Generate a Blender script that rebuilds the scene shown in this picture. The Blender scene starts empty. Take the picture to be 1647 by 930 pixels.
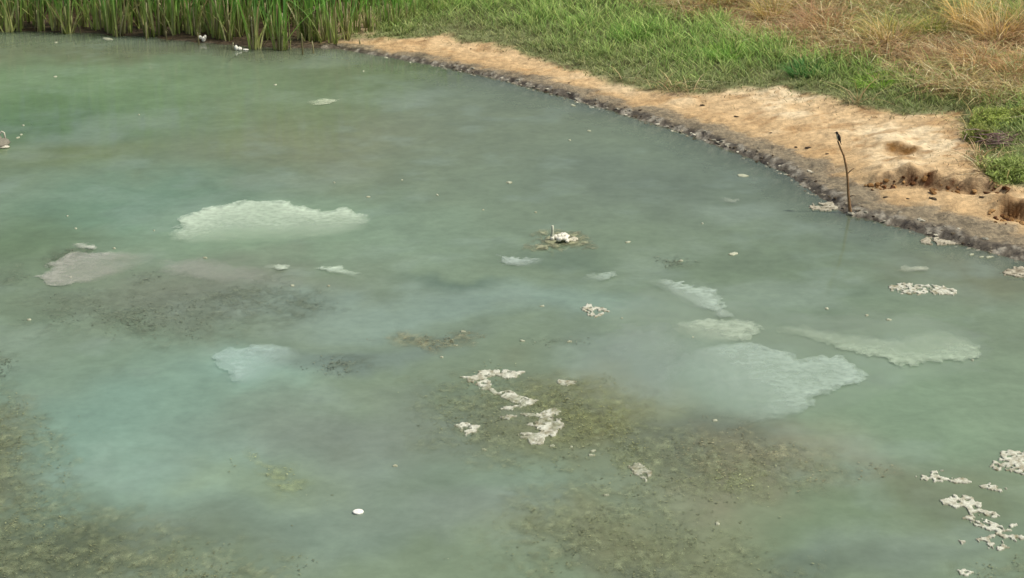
import bpy, math, random
import numpy as np
from mathutils import Vector, Matrix

# ------------------------------------------------------------------ camera, world, sun, exposure
scene = bpy.context.scene
R = math.radians
CAM_H, PITCH, FPX, W0, H0 = 6.0, R(19.0), 3073.0, 1647, 930
cam_d = bpy.data.cameras.new('camera'); cam = bpy.data.objects.new('camera', cam_d)
scene.collection.objects.link(cam); scene.camera = cam
cam.location = (0, 0, CAM_H); cam.rotation_euler = (R(90) - PITCH, 0, 0)
cam_d.sensor_width = 36.0; cam_d.lens = 36.0 * FPX / W0; cam_d.clip_end = 3000; cam_d.clip_start = 0.1

SUN_EL, SUN_AZ = R(60), R(98)          # azimuth clockwise from +Y
world = bpy.data.worlds.new('World'); scene.world = world; world.use_nodes = True
wn = world.node_tree.nodes; wl = world.node_tree.links
sky = wn.new('ShaderNodeTexSky'); sky.sky_type = 'NISHITA'; sky.sun_disc = False
sky.sun_elevation = SUN_EL; sky.sun_rotation = SUN_AZ; sky.dust_density = 7.0; sky.ozone_density = 0.3
wn['Background'].inputs[1].default_value = 0.10
wl.new(sky.outputs[0], wn['Background'].inputs[0])
sd_ = bpy.data.lights.new('sun', 'SUN'); sd_.energy = 3.0; sd_.angle = R(1.0); sd_.color = (1, .95, .86)
sun = bpy.data.objects.new('sun', sd_); scene.collection.objects.link(sun)
sdir = Vector((math.sin(SUN_AZ) * math.cos(SUN_EL), math.cos(SUN_AZ) * math.cos(SUN_EL), math.sin(SUN_EL)))
sun.rotation_euler = sdir.to_track_quat('Z', 'Y').to_euler(); sun.location = (10, 10, 30)
vs = scene.view_settings
vs.view_transform = 'Standard'; vs.look = 'None'; vs.exposure = 0.0; vs.gamma = 1.0; vs.use_curve_mapping = False
scene.render.engine = 'CYCLES'
scene.render.resolution_x, scene.render.resolution_y = 1024, 578
scene.cycles.transparent_max_bounces = 16; scene.cycles.max_bounces = 6

# ------------------------------------------------------------------ helpers
rng = np.random.default_rng(7); random.seed(7)
C = scene.collection

def lin(r, g, b):
    c = np.array([r, g, b], float) / 255.0
    return np.where(c <= 0.04045, c / 12.92, ((c + 0.055) / 1.055) ** 2.4)

def vnoise(x, y, seed=0):
    x = np.asarray(x, float); y = np.asarray(y, float)
    ix = np.floor(x).astype(np.int64); iy = np.floor(y).astype(np.int64)
    fx = x - ix; fy = y - iy; fx = fx * fx * (3 - 2 * fx); fy = fy * fy * (3 - 2 * fy)
    def h(a, b):
        n = (a * 374761393 + b * 668265263 + seed * 144269504) & 0xffffffff
        n = ((n ^ (n >> 13)) * 1274126177) & 0xffffffff
        return ((n ^ (n >> 16)) & 0xffffff) / float(0xffffff)
    return ((h(ix, iy) * (1 - fx) + h(ix + 1, iy) * fx) * (1 - fy) + (h(ix, iy + 1) * (1 - fx) + h(ix + 1, iy + 1) * fx) * fy)

def fbm(x, y, seed=0, octs=4):
    s = 0; a = 0.5; t = 0
    for o in range(octs):
        s = s + a * vnoise(x * 2 ** o, y * 2 ** o, seed + o * 17); t += a; a *= 0.55
    return s / t * 2 - 1          # about -1..1

def sstep(a, b, x):
    t = np.clip((x - a) / (b - a), 0, 1); return t * t * (3 - 2 * t)

def seg_dist(P, A, B):
    d = B - A; t = np.clip(((P - A) @ d) / max(d @ d, 1e-12), 0, 1)
    return np.linalg.norm(P - (A + t[:, None] * d), axis=1)

def line_dist(P, L):
    d = np.full(len(P), 1e9)
    for i in range(len(L) - 1): d = np.minimum(d, seg_dist(P, L[i], L[i + 1]))
    return d

def inside(P, poly):
    x, y = P[:, 0], P[:, 1]; r = np.zeros(len(P), bool)
    for i in range(len(poly)):
        a = poly[i]; b = poly[(i + 1) % len(poly)]
        if a[1] == b[1]: continue
        c = (a[1] > y) != (b[1] > y)
        r ^= c & (x < (b[0] - a[0]) * (y - a[1]) / (b[1] - a[1]) + a[0])
    return r

def sd_poly(P, poly):             # positive inside
    d = line_dist(P, np.vstack([poly, poly[:1]]))
    return np.where(inside(P, poly), d, -d)

cp, sp = math.cos(PITCH), math.sin(PITCH)
def ray(px):                      # unit-depth view rays of measured image points
    px = np.asarray(px, float).reshape(-1, 2)
    cx = (px[:, 0] - W0 / 2) / FPX; cy = (H0 / 2 - px[:, 1]) / FPX
    return np.stack([cx, cp + cy * sp, -sp + cy * cp], 1)
def on_plane(px, z=0.0):
    r = ray(px); t = (z - CAM_H) / r[:, 2]
    return np.stack([r[:, 0] * t, r[:, 1] * t], 1)

# ------------------------------------------------------------------ lay of the land
shore_px = [(-900, 34), (-300, 42), (0, 50), (120, 52), (230, 60), (320, 68), (420, 76), (540, 78), (620, 91), (700, 105), (800, 127), (900, 154), (1000, 183),
            (1100, 214), (1200, 252), (1262, 277), (1310, 312), (1362, 345), (1450, 366), (1520, 388), (1600, 408), (1660, 424), (1760, 455)]
SHORE = on_plane(shore_px)
SHORE = np.vstack([SHORE, [[14, 13.5], [22, 6], [30, -20]]])
LAND = np.vstack([SHORE, [[200, -20], [200, 260], [-200, 260], [-200, SHORE[0, 1]]]])

def shore_sd(P):
    d = line_dist(P, SHORE); return np.where(inside(P, LAND), d, -d)

def H_base(P, d=None):
    if d is None: d = shore_sd(P)
    marsh = 1 - sstep(-4.0, -0.5, P[:, 0])            # flat marsh under the reeds
    up = 0.03 + 0.10 * np.minimum(d, .8) + 0.15 * np.clip(d - .8, 0, 9) + 0.05 * np.clip(d - 9.8, 0, 20)
    flat = 0.02 + 0.03 * np.minimum(d, 6) + .05 * np.clip(d - 6, 0, 30)
    land = up * (1 - marsh) + flat * marsh
    bed = -0.55 * (1 - np.exp(np.minimum(d, 0) * 0.9))
    return np.where(d > 0, land * sstep(-.02, .12, d), bed)

def on_ground(px, hf=H_base):
    r = ray(px); z = np.zeros(len(r))
    for _ in range(40):
        t = (z - CAM_H) / r[:, 2]; P = np.stack([r[:, 0] * t, r[:, 1] * t], 1)
        z = .5 * z + .5 * hf(P)
    return P

# eroded little scarps in the sandy bank: (top edge seen in the picture, height)
SCARPS = [(on_ground([(1395, 300), (1420, 294), (1460, 291), (1505, 292), (1545, 297), (1590, 300), (1625, 310)]), .17),
          (on_ground([(1400, 242), (1440, 239), (1475, 243), (1500, 246)]), .08),
          (on_ground([(1588, 345), (1612, 338), (1640, 345), (1690, 352), (1730, 372)]), .20),
          (on_ground([(1255, 236), (1300, 232), (1345, 236)]), .03)]

def H_full(P, d=None):
    if d is None: d = shore_sd(P)
    h = H_base(P, d)
    for k, (L, hs) in enumerate(SCARPS):
        near = line_dist(P, L)
        lo, hi = L.min(0) - 1.6, L.max(0) + 1.6
        m = (P[:, 0] > lo[0]) & (P[:, 0] < hi[0]) & (P[:, 1] > lo[1]) & (P[:, 1] < hi[1])
        if not m.any(): continue
        Q = P[m]; wob = .07 * fbm(Q[:, 0] * 3.5, Q[:, 1] * 3.5, 50 + k, 3)
        ys = np.interp(Q[:, 0], L[:, 0], L[:, 1])
        s = Q[:, 1] - ys + wob                        # uphill positive
        ends = sstep(L[0, 0] - .08, L[0, 0] + .25, Q[:, 0]) * (1 - sstep(L[-1, 0] - .3, L[-1, 0] + .1, Q[:, 0]))
        prof = sstep(-.045, .03, s) * np.exp(-np.clip(s, 0, 9) / .55) - .45 * np.exp(-((s + .12) / .12) ** 2)
        h[m] += hs * prof * ends * np.clip(.75 + .5 * fbm(Q[:, 0] * 6, Q[:, 1] * 6, 60 + k, 2), .2, 1.3)
    g = sstep(.0, .5, d)
    h += g * (.035 * fbm(P[:, 0] * .9, P[:, 1] * .9, 3, 4) + .04 * fbm(P[:, 0] * 4, P[:, 1] * 4, 9, 4))
    mud = sstep(-.15, .05, d) * (1 - sstep(.35, .95, d))
    h += mud * (.03 * np.abs(fbm(P[:, 0] * 7, P[:, 1] * 7, 21, 3)) + .02 * fbm(P[:, 0] * 15, P[:, 1] * 9, 49, 3) * (1 - sstep(.14, .34, d)))
    return h

def ground_at(px): 
    P = on_ground(px, H_full); return np.column_stack([P, H_full(P)])

SAND = on_ground([(500, 70), (560, 66), (640, 66), (715, 56), (780, 70), (835, 85), (890, 100), (950, 124), (1010, 140), (1090, 151), (1150, 147), (1250, 143), (1350, 163), (1450, 182),
                  (1535, 184), (1556, 230), (1568, 276), (1605, 296), (1650, 306), (1760, 340), (1800, 470), (1600, 430), (1362, 352), (1200, 258), (1000, 190), (800, 133), (620, 95)])
GREEN = on_ground([(540, 62), (600, 56), (610, 30), (620, -60), (985, -60), (1010, 6), (1150, 28), (1190, 55), (1290, 82), (1390, 100), (1455, 135), (1570, 160), (1655, 160), (1740, 205), (1760, 345), (1605, 300),
                   (1560, 272), (1545, 200), (1450, 195), (1350, 175), (1250, 160), (1090, 160), (1010, 150), (950, 130), (830, 95), (700, 70)])

# ------------------------------------------------------------------ mesh and tag helpers
def mesh_from(name, V, F, col=None, smooth=True, extra=None):
    me = bpy.data.meshes.new(name); V = np.asarray(V, np.float32)
    if isinstance(F, np.ndarray) and F.ndim == 2:
        k = F.shape[1]; me.vertices.add(len(V)); me.vertices.foreach_set('co', V.ravel())
        me.loops.add(F.size); me.loops.foreach_set('vertex_index', F.astype(np.int32).ravel())
        me.polygons.add(len(F)); me.polygons.foreach_set('loop_start', np.arange(0, F.size, k, dtype=np.int32))
        me.update(calc_edges=True)
    else:
        me.from_pydata([tuple(map(float, v)) for v in V], [], [tuple(map(int, f)) for f in F])
    if smooth: me.polygons.foreach_set('use_smooth', np.ones(len(me.polygons), bool))
    if col is not None:
        a = me.attributes.new('Col', 'FLOAT_COLOR', 'POINT'); c = np.ones((len(V), 4), np.float32); c[:, :3] = col
        a.data.foreach_set('color', c.ravel())
    for k, v in (extra or {}).items():
        a = me.attributes.new(k, 'FLOAT', 'POINT'); a.data.foreach_set('value', np.asarray(v, np.float32))
    me.validate(); return me

def obj(name, me, mat, parent=None, loc=None):
    o = bpy.data.objects.new(name, me); C.objects.link(o)
    if me is not None and mat is not None and not me.materials: me.materials.append(mat)
    if parent is not None: o.parent = parent
    if loc is not None: o.location = loc
    return o
def empty(name, loc):
    o = bpy.data.objects.new(name, None); C.objects.link(o); o.location = loc; o.empty_display_size = .1; return o
def tag(o, label=None, cat=None, group=None, kind=None):
    if label: o['label'] = label
    if cat: o['category'] = cat
    if group: o['group'] = group
    if kind: o['kind'] = kind
    return o

def grid_idx(nx, ny):
    i = np.arange(nx - 1)[None, :] + np.arange(ny - 1)[:, None] * nx
    return np.stack([i, i + 1, i + 1 + nx, i + nx], -1).reshape(-1, 4)
def compact(V, F, *arrs):
    u, inv = np.unique(F, return_inverse=True)
    return (V[u], inv.reshape(F.shape)) + tuple(a[u] for a in arrs)

# ------------------------------------------------------------------ materials
def new_mat(name):
    m = bpy.data.materials.new(name); m.use_nodes = True; nt = m.node_tree; nt.nodes.clear()
    out = nt.nodes.new('ShaderNodeOutputMaterial'); return m, nt, nt.nodes, nt.links, out
def N(ns, t, **kw):
    n = ns.new(t)
    for k, v in kw.items(): setattr(n, k, v)
    return n
def noise(ns, ls, co, scale, detail=4, rough=.55):
    n = N(ns, 'ShaderNodeTexNoise'); n.inputs['Scale'].default_value = scale; n.inputs['Detail'].default_value = detail; n.inputs['Roughness'].default_value = rough
    ls.new(co, n.inputs['Vector']); return n
def ramp(ns, ls, fac, a, b, va, vb):
    r = N(ns, 'ShaderNodeMapRange'); ls.new(fac, r.inputs[0])
    for i, v in enumerate((a, b, va, vb)): r.inputs[i + 1].default_value = v
    return r.outputs[0]

def mat_col(name, rough=.8, scale=40, lo=.7, hi=1.3, bump=.4, bdist=.01, spec=.25, flat=None, transl=0.0, scale2=None):
    m, nt, ns, ls, out = new_mat(name)
    p = N(ns, 'ShaderNodeBsdfPrincipled'); p.inputs['Roughness'].default_value = rough; p.inputs['Specular IOR Level'].default_value = spec
    tc = N(ns, 'ShaderNodeTexCoord')
    n1 = noise(ns, ls, tc.outputs['Object'], scale, 5, .6)
    f = ramp(ns, ls, n1.outputs[0], .33, .67, lo, hi)
    mul = N(ns, 'ShaderNodeVectorMath', operation='SCALE')
    if flat is None:
        a = N(ns, 'ShaderNodeAttribute', attribute_name='Col'); ls.new(a.outputs['Color'], mul.inputs[0])
    else: mul.inputs[0].default_value = tuple(flat)
    ls.new(f, mul.inputs['Scale']); ls.new(mul.outputs[0], p.inputs['Base Color'])
    if bump:
        b = N(ns, 'ShaderNodeBump'); b.inputs['Strength'].default_value = bump; b.inputs['Distance'].default_value = bdist
        n2 = noise(ns, ls, tc.outputs['Object'], scale2 or scale * 1.5, 6, .65); ls.new(n2.outputs[0], b.inputs['Height']); ls.new(b.outputs[0], p.inputs['Normal'])
    sh = p.outputs[0]
    if transl:
        t = N(ns, 'ShaderNodeBsdfTranslucent'); ls.new(mul.outputs[0], t.inputs[0]); mx = N(ns, 'ShaderNodeMixShader'); mx.inputs[0].default_value = transl
        ls.new(sh, mx.inputs[1]); ls.new(t.outputs[0], mx.inputs[2]); sh = mx.outputs[0]
    ls.new(sh, out.inputs[0]); return m

M_ground = mat_col('bank_soil', .9, 11, .74, 1.22, 1.0, .03, .12, scale2=14)
M_mud = mat_col('wet_mud', .5, 18, .6, 1.35, 1.0, .03, .35, scale2=24)
M_blade = mat_col('grass_blade', .55, 9, .8, 1.2, 0, spec=.3, transl=.4)
M_reed = mat_col('reed_leaf', .45, 6, .85, 1.15, 0, spec=.35, transl=.35)
M_scum = mat_col('dried_scum', .85, 60, .72, 1.2, .8, .008, .15)
M_weed = mat_col('pond_weed', .6, 30, .7, 1.3, 0, spec=.3, transl=.15)
M_clod = mat_col('crusted_clod', .8, 45, .55, 1.4, .8, .01, .2)
M_wood = mat_col('weathered_wood', .8, 35, .6, 1.3, .6, .006, .2)
M_feather = mat_col('feathers', .7, 90, .8, 1.2, .3, .003, .2)

def mat_water():
    m, nt, ns, ls, out = new_mat('milky_water')
    geo = N(ns, 'ShaderNodeNewGeometry')
    col = N(ns, 'ShaderNodeAttribute', attribute_name='Col'); op = N(ns, 'ShaderNodeAttribute', attribute_name='opacity')
    n1 = noise(ns, ls, geo.outputs['Position'], 2.6, 7, .62); n1.inputs['Distortion'].default_value = .6
    f = ramp(ns, ls, n1.outputs[0], .3, .7, .9, 1.1)
    mul = N(ns, 'ShaderNodeVectorMath', operation='SCALE'); ls.new(col.outputs['Color'], mul.inputs[0]); ls.new(f, mul.inputs['Scale'])
    d = N(ns, 'ShaderNodeBsdfDiffuse'); ls.new(mul.outputs[0], d.inputs[0])
    t = N(ns, 'ShaderNodeBsdfTransparent')
    n3 = noise(ns, ls, geo.outputs['Position'], 9, 5, .6)
    oadd = N(ns, 'ShaderNodeMath', operation='MULTIPLY'); ls.new(op.outputs['Fac'], oadd.inputs[0]); ls.new(ramp(ns, ls, n3.outputs[0], .3, .7, .93, 1.07), oadd.inputs[1])
    oadd.use_clamp = True
    mx = N(ns, 'ShaderNodeMixShader'); ls.new(oadd.outputs[0], mx.inputs[0]); ls.new(t.outputs[0], mx.inputs[1]); ls.new(d.outputs[0], mx.inputs[2])
    g = N(ns, 'ShaderNodeBsdfGlossy'); g.inputs['Roughness'].default_value = .08
    b = N(ns, 'ShaderNodeBump'); b.inputs['Strength'].default_value = .06; b.inputs['Distance'].default_value = .02
    mp = N(ns, 'ShaderNodeMapping'); mp.inputs['Scale'].default_value = (1.0, 1.6, 1); ls.new(geo.outputs['Position'], mp.inputs[0])
    n2 = noise(ns, ls, mp.outputs[0], 4.0, 4, .55); ls.new(n2.outputs[0], b.inputs['Height'])
    ls.new(b.outputs[0], g.inputs['Normal'])
    fr = N(ns, 'ShaderNodeFresnel'); fr.inputs[0].default_value = 1.33; ls.new(b.outputs[0], fr.inputs['Normal'])
    m2 = N(ns, 'ShaderNodeMixShader'); ls.new(fr.outputs[0], m2.inputs[0]); ls.new(mx.outputs[0], m2.inputs[1]); ls.new(g.outputs[0], m2.inputs[2])
    ls.new(m2.outputs[0], out.inputs[0]); return m
M_water = mat_water()

def mat_film(nm='algal_film', sc=13, nlo=.72, nhi=1.18, rgh=.6):
    m, nt, ns, ls, out = new_mat(nm)
    geo = N(ns, 'ShaderNodeNewGeometry')
    col = N(ns, 'ShaderNodeAttribute', attribute_name='Col'); de = N(ns, 'ShaderNodeAttribute', attribute_name='film_amount')
    n1 = noise(ns, ls, geo.outputs['Position'], sc, 6, .7)
    d = N(ns, 'ShaderNodeBsdfPrincipled'); d.inputs['Roughness'].default_value = rgh; d.inputs['Specular IOR Level'].default_value = .4
    ls.new(col.outputs['Color'], d.inputs['Base Color'])
    t = N(ns, 'ShaderNodeBsdfTransparent')
    mu = N(ns, 'ShaderNodeMath', operation='MULTIPLY'); mu.use_clamp = True
    ls.new(de.outputs['Fac'], mu.inputs[0]); ls.new(ramp(ns, ls, n1.outputs[0], .35, .65, nlo, nhi), mu.inputs[1])
    mx = N(ns, 'ShaderNodeMixShader'); ls.new(mu.outputs[0], mx.inputs[0]); ls.new(t.outputs[0], mx.inputs[1]); ls.new(d.outputs[0], mx.inputs[2])
    ls.new(mx.outputs[0], out.inputs[0]); return m
M_film = mat_film()
M_weedsheet = mat_film('weed_film', 38, .55, 1.25, .7)

# ------------------------------------------------------------------ terrain (pond bed, mud shore, sandy bank, grassy slope)
def axis(a, b, step, out):
    lo = [a - q for q in out][::-1]; hi = [b + q for q in out]
    return np.array(lo + list(np.arange(a, b + 1e-6, step)) + hi)
OUT = [.3, .8, 1.6, 3, 6, 12, 25, 50, 90]
gx = axis(-4.5, 9.5, .035, OUT); gy = axis(15.8, 34.0, .037, OUT)
X, Y = np.meshgrid(gx, gy); P = np.column_stack([X.ravel(), Y.ravel()])
D = shore_sd(P); Z = H_full(P, D)
wob = .22 * fbm(P[:, 0] * 1.3, P[:, 1] * 1.3, 31, 4) + .12 * fbm(P[:, 0] * 5, P[:, 1] * 5, 33, 3)
sdS = sd_poly(P, SAND) + wob
sdG = sd_poly(P, GREEN) + wob * 1.5
mudw = np.interp(P[:, 0], [-3, 0, 2, 4, 7], [.20, .26, .36, .56, .68])
n_a = fbm(P[:, 0] * 1.1, P[:, 1] * 1.6, 41, 4); n_b = fbm(P[:, 0] * 6, P[:, 1] * 6, 43, 4); n_c = fbm(P[:, 0] * 2.2, P[:, 1] * 3.6, 47, 4)
def mix(a, b, t): return a * (1 - t[:, None]) + b * t[:, None]
col = np.tile(lin(202, 177, 136), (len(P), 1))
col = mix(col, lin(222, 206, 170), sstep(.0, .5, n_a) * .9)
col = mix(col, lin(166, 136, 96), sstep(.05, .45, n_c) * .75)
col = mix(col, lin(150, 112, 66), sstep(.25, .6, n_b) * .6)
col = mix(col, lin(180, 152, 110), (1 - sstep(0, .7, D - mudw)) * .7)        # damp sand above the mud
# exposed dark soil on the scarps, its darkness also painting in undercut shade
for k, (L, hs) in enumerate(SCARPS[:3]):
    ys = np.interp(P[:, 0], L[:, 0], L[:, 1]); s = P[:, 1] - ys + .07 * fbm(P[:, 0] * 3.5, P[:, 1] * 3.5, 50 + k, 3)
    e = sstep(L[0, 0] - .1, L[0, 0] + .2, P[:, 0]) * (1 - sstep(L[-1, 0] - .3, L[-1, 0] + .1, P[:, 0]))
    w = np.exp(-((s + .03) / .09) ** 2) * e * np.clip(.55 + .9 * n_b + .3 * n_c, 0, 1)
    col = mix(col, [lin(84, 52, 32), lin(126, 92, 48), lin(112, 76, 42)][k], np.clip(w * 1.3, 0, .95))
veg = 1 - sstep(-.12, .12, sdS)
grn = sstep(-.2, .2, sdG)
vcol = mix(np.tile(lin(172, 152, 122), (len(P), 1)), lin(116, 124, 84), grn)
vcol = mix(vcol, lin(70, 62, 40), sstep(0, .5, n_b) * .6)
col = mix(col, vcol, veg)
mudm = 1 - sstep(-.12, .14, D - mudw + .22 * n_c)
mcol = mix(np.tile(lin(138, 127, 102), (len(P), 1)), lin(104, 96, 76), sstep(0, .5, n_b))
lace = fbm(P[:, 0] * 15, P[:, 1] * 9, 49, 3)
wl_ = (1 - sstep(mudw * .22, mudw * .5, D + .1 * n_c))
mcol = mix(mcol, lin(80, 76, 66), wl_ * .85)
mcol = mix(mcol, lin(158, 154, 138), wl_ * sstep(.06, .4, lace) * .9)
mcol = mix(mcol, lin(52, 46, 36), wl_ * sstep(.1, .45, -lace))
col = mix(col, mcol, mudm)
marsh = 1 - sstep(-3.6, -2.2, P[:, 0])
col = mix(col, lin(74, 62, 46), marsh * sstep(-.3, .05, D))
bedw = 1 - sstep(-.5, 0, D)
col = mix(col, lin(92, 96, 66), bedw)
V = np.column_stack([P, Z]); F = grid_idx(len(gx), len(gy))
fd = D[F].mean(1); fs = (D - mudw + .22 * n_c)[F].mean(1); fv = sdS[F].mean(1)
zone = np.where(fd < -.06, 0, np.where((fs < 0) | (V[F[:, 0], 0] < -3.0) & (fd < .6), 1, np.where(fv > 0, 2, 3)))
parts = {}
for z_, (nm, mt) in enumerate((('pond_bed', M_ground), ('mud_shore', M_mud), ('sandy_bank', M_ground), ('grassy_slope', M_ground))):
    v, f, c = compact(V, F[zone == z_], col); o = obj(nm, mesh_from(nm, v, f, c), mt); tag(o, kind='structure'); parts[nm] = o
gv = np.array([[-1500, -1500, -3], [1500, -1500, -3], [1500, 1500, -3], [-1500, 1500, -3]], float)
tag(obj('ground', mesh_from('ground', gv, np.array([[0, 1, 2, 3]]), np.tile(lin(110, 110, 70), (4, 1))), M_ground), kind='structure')

# ------------------------------------------------------------------ water
def wpos(p):                     # a measured image point on the water plane
    return on_plane([p])[0]
def scale_at(p):
    q = wpos(p); s = math.sqrt(q[0] ** 2 + q[1] ** 2 + CAM_H ** 2) / FPX; return s, s * math.sqrt(q[1] ** 2 + CAM_H ** 2) / CAM_H

MATS = [  # name-label, outline, density, palette key, opacity of the water there
 ('broad brownish weed bed filling the lower left corner of the pond', [(-60, 640), (20, 655), (75, 690), (62, 760), (110, 820), (180, 850), (300, 895), (345, 960), (-60, 960)], 1.0, 'olive', .45),
 ('yellow green weed mat beside the lower cluster of white crust', [(835, 640), (870, 618), (950, 606), (1000, 645), (1055, 690), (1065, 738), (1000, 748), (940, 722), (900, 728), (850, 690)], 1.0, 'yellow', .42),
 ('brown weed mat below the largest pale film', [(1050, 730), (1110, 685), (1200, 690), (1300, 715), (1330, 755), (1270, 790), (1180, 802), (1110, 795), (1060, 775)], .75, 'tan', .5),
 ('olive weed mat rising at the bottom centre edge', [(850, 826), (950, 840), (1020, 850), (1100, 836), (1160, 880), (1210, 960), (950, 960), (965, 900), (900, 858)], .95, 'olive', .45),
 ('small tan weed mat lying just above the white crust chain', [(612, 545), (640, 535), (700, 541), (745, 533), (768, 540), (771, 550), (740, 560), (700, 568), (650, 557)], 1.5, 'tan', .4),
 ('faint brown weed patch left of the tan weed mat', [(498, 585), (540, 573), (590, 579), (602, 592), (560, 599), (520, 597)], .9, 'dark', .6),
 ('pale yellow weed tuft alone in blue green water lower left', [(398, 718), (430, 742), (470, 750), (500, 772), (497, 798), (440, 797), (410, 772)], .8, 'pale', .5),
 ('dark grey weed streak under the upper left white film', [(310, 482), (400, 464), (430, 450), (470, 470), (522, 490), (470, 500), (400, 496)], .8, 'dark', .6),
 ('dark weed smear in the left water below the grey film', [(165, 500), (230, 498), (275, 520), (250, 548), (190, 537)], .7, 'dark', .62),
 ('small dark weed scrap on the edge of the grey film', [(208, 432), (250, 438), (262, 455), (215, 462)], 1.0, 'dark', .6),
 ('dark green weed band behind the grey film at left', [(68, 418), (98, 397), (150, 401), (176, 408), (110, 416), (76, 432)], .8, 'dark', .6),
 ('thin dark weed trail right of the tan weed mat', [(828, 545), (870, 540), (950, 543), (952, 556), (880, 558), (835, 556)], .55, 'dark', .6),
 ('dark weed at the bottom edge right of centre', [(1240, 915), (1290, 903), (1335, 912), (1350, 960), (1240, 960)], .8, 'olive', .5),
 ('olive weed at the bottom right corner', [(1535, 918), (1600, 905), (1700, 900), (1700, 960), (1540, 960)], .8, 'olive', .5),
 ('small dark weed clump with white specks right of the white float', [(1060, 422), (1085, 412), (1118, 416), (1122, 428), (1080, 432)], 1.0, 'dark', .6),
 ('sparse dark weed at the left edge below the grey film', [(-30, 440), (30, 428), (60, 445), (50, 462), (-30, 470)], .6, 'dark', .62),
 ('dark weed patch at the left edge halfway down', [(-40, 572), (20, 570), (38, 590), (25, 612), (-40, 615)], .8, 'dark', .6),
 ('murky green weed patch around the small crust raft', [(680, 640), (760, 622), (800, 640), (835, 690), (835, 712), (760, 722), (700, 705)], .7, 'olive', .52),
 ('yellowish weed strip in front of the brown weed mat', [(1120, 760), (1190, 752), (1250, 762), (1240, 785), (1170, 800), (1125, 790)], .9, 'pale', .48),
 ('grey brown weed streak right of the brown weed mat', [(1320, 758), (1380, 748), (1440, 752), (1450, 765), (1390, 772), (1330, 775)], .5, 'tan', .6),
]
MATS += [
 ('broad murky weed haze spreading through the centre foreground', [(640, 610), (760, 590), (960, 605), (1100, 690), (1330, 715), (1350, 800), (1180, 830), (1300, 940), (850, 960), (760, 870), (880, 770), (700, 725)], .9, 'olive', 1.40),
 ('broad murky weed haze along the lower left edge', [(-80, 600), (60, 630), (130, 720), (150, 800), (300, 850), (480, 905), (520, 980), (-80, 980)], .9, 'olive', 1.38),
 ('greyish weed haze below the grey film at left', [(0, 470), (150, 455), (330, 455), (530, 470), (560, 500), (420, 540), (250, 560), (60, 540)], .8, 'dark', 1.32)]
MATS_W = [on_plane(m[1]) for m in MATS]

BLOBS = [  # centre, radii (picture), colour, strength: drifting blooms of the water itself
 ((120, 130), (260, 40), (128, 160, 128), .8), ((60, 205), (220, 55), (92, 128, 92), .9), ((120, 245), (120, 22), (112, 130, 72), .8), ((300, 250), (300, 60), (118, 140, 106), .6), ((520, 230), (160, 60), (128, 140, 108), .7),
 ((820, 200), (220, 60), (116, 134, 108), .7), ((1050, 290), (260, 50), (108, 128, 110), .8), ((680, 120), (200, 25), (112, 130, 102), .6), ((200, 335), (220, 50), (112, 150, 126), .9), ((420, 380), (180, 40), (134, 168, 136), .9),
 ((640, 385), (160, 45), (124, 152, 128), .8), ((20, 400), (100, 60), (104, 132, 96), .8), ((100, 500), (180, 60), (116, 142, 114), .8), ((330, 480), (230, 45), (122, 134, 116), .8), ((720, 452), (75, 14), (98, 124, 106), .9),
 ((700, 495), (280, 30), (134, 162, 148), .9), ((900, 480), (160, 28), (134, 164, 148), .9), ((420, 590), (110, 38), (142, 180, 164), .95), ((180, 690), (260, 120), (122, 158, 142), .95), ((330, 760), (180, 70), (132, 166, 150), .9),
 ((600, 680), (180, 60), (122, 140, 128), .8), ((640, 780), (200, 60), (126, 148, 134), .8), ((850, 780), (180, 45), (124, 152, 130), .8), ((800, 830), (120, 40), (128, 148, 138), .6), ((450, 850), (220, 45), (122, 148, 134), .7), ((600, 560), (140, 25), (112, 134, 126), .7),
 ((1000, 600), (130, 60), (118, 140, 128), .8), ((1200, 620), (180, 60), (136, 166, 148), .6), ((1250, 770), (220, 60), (136, 140, 112), .8), ((1500, 650), (200, 70), (126, 156, 128), .9), ((1400, 840), (200, 50), (118, 146, 116), .8),
 ((1560, 820), (120, 50), (108, 122, 92), .6), ((1550, 440), (150, 40), (120, 128, 98), .8), ((1250, 430), (250, 50), (112, 136, 110), .8), ((1350, 490), (150, 30), (116, 142, 118), .7), ((1360, 360), (60, 30), (102, 122, 104), .6),
 ((1050, 870), (150, 50), (132, 140, 104), .8), ((960, 670), (130, 55), (128, 134, 92), .8), ((100, 880), (260, 60), (92, 104, 80), .8), ((20, 740), (70, 90), (116, 126, 96), .8), ((450, 770), (80, 35), (136, 158, 118), .4),
 ((1150, 715), (140, 26), (104, 118, 104), .7), ((900, 410), (90, 14), (100, 124, 104), .7), ((300, 80), (400, 18), (112, 118, 96), .5), ((1300, 900), (350, 30), (102, 122, 108), .6), ((820, 650), (60, 40), (112, 120, 90), .5),
]
WOUT = [.4, 1, 2, 4, 8, 16, 30]
wx = axis(-11, 10.5, .06, WOUT); wy = axis(10.5, 31.5, .06, [.4, 1, 2, 4, 8])
X, Y = np.meshgrid(wx, wy); P = np.column_stack([X.ravel(), Y.ravel()])
wc = np.tile(lin(122, 146, 120), (len(P), 1))
qx = P[:, 0] + .5 * fbm(P[:, 0] * .8, P[:, 1] * .5, 71, 4) + .12 * fbm(P[:, 0] * 4, P[:, 1] * 2.5, 72, 4); qy = P[:, 1] + 1.0 * fbm(P[:, 0] * .8, P[:, 1] * .5, 73, 4) + .25 * fbm(P[:, 0] * 4, P[:, 1] * 2.5, 74, 4)
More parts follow.
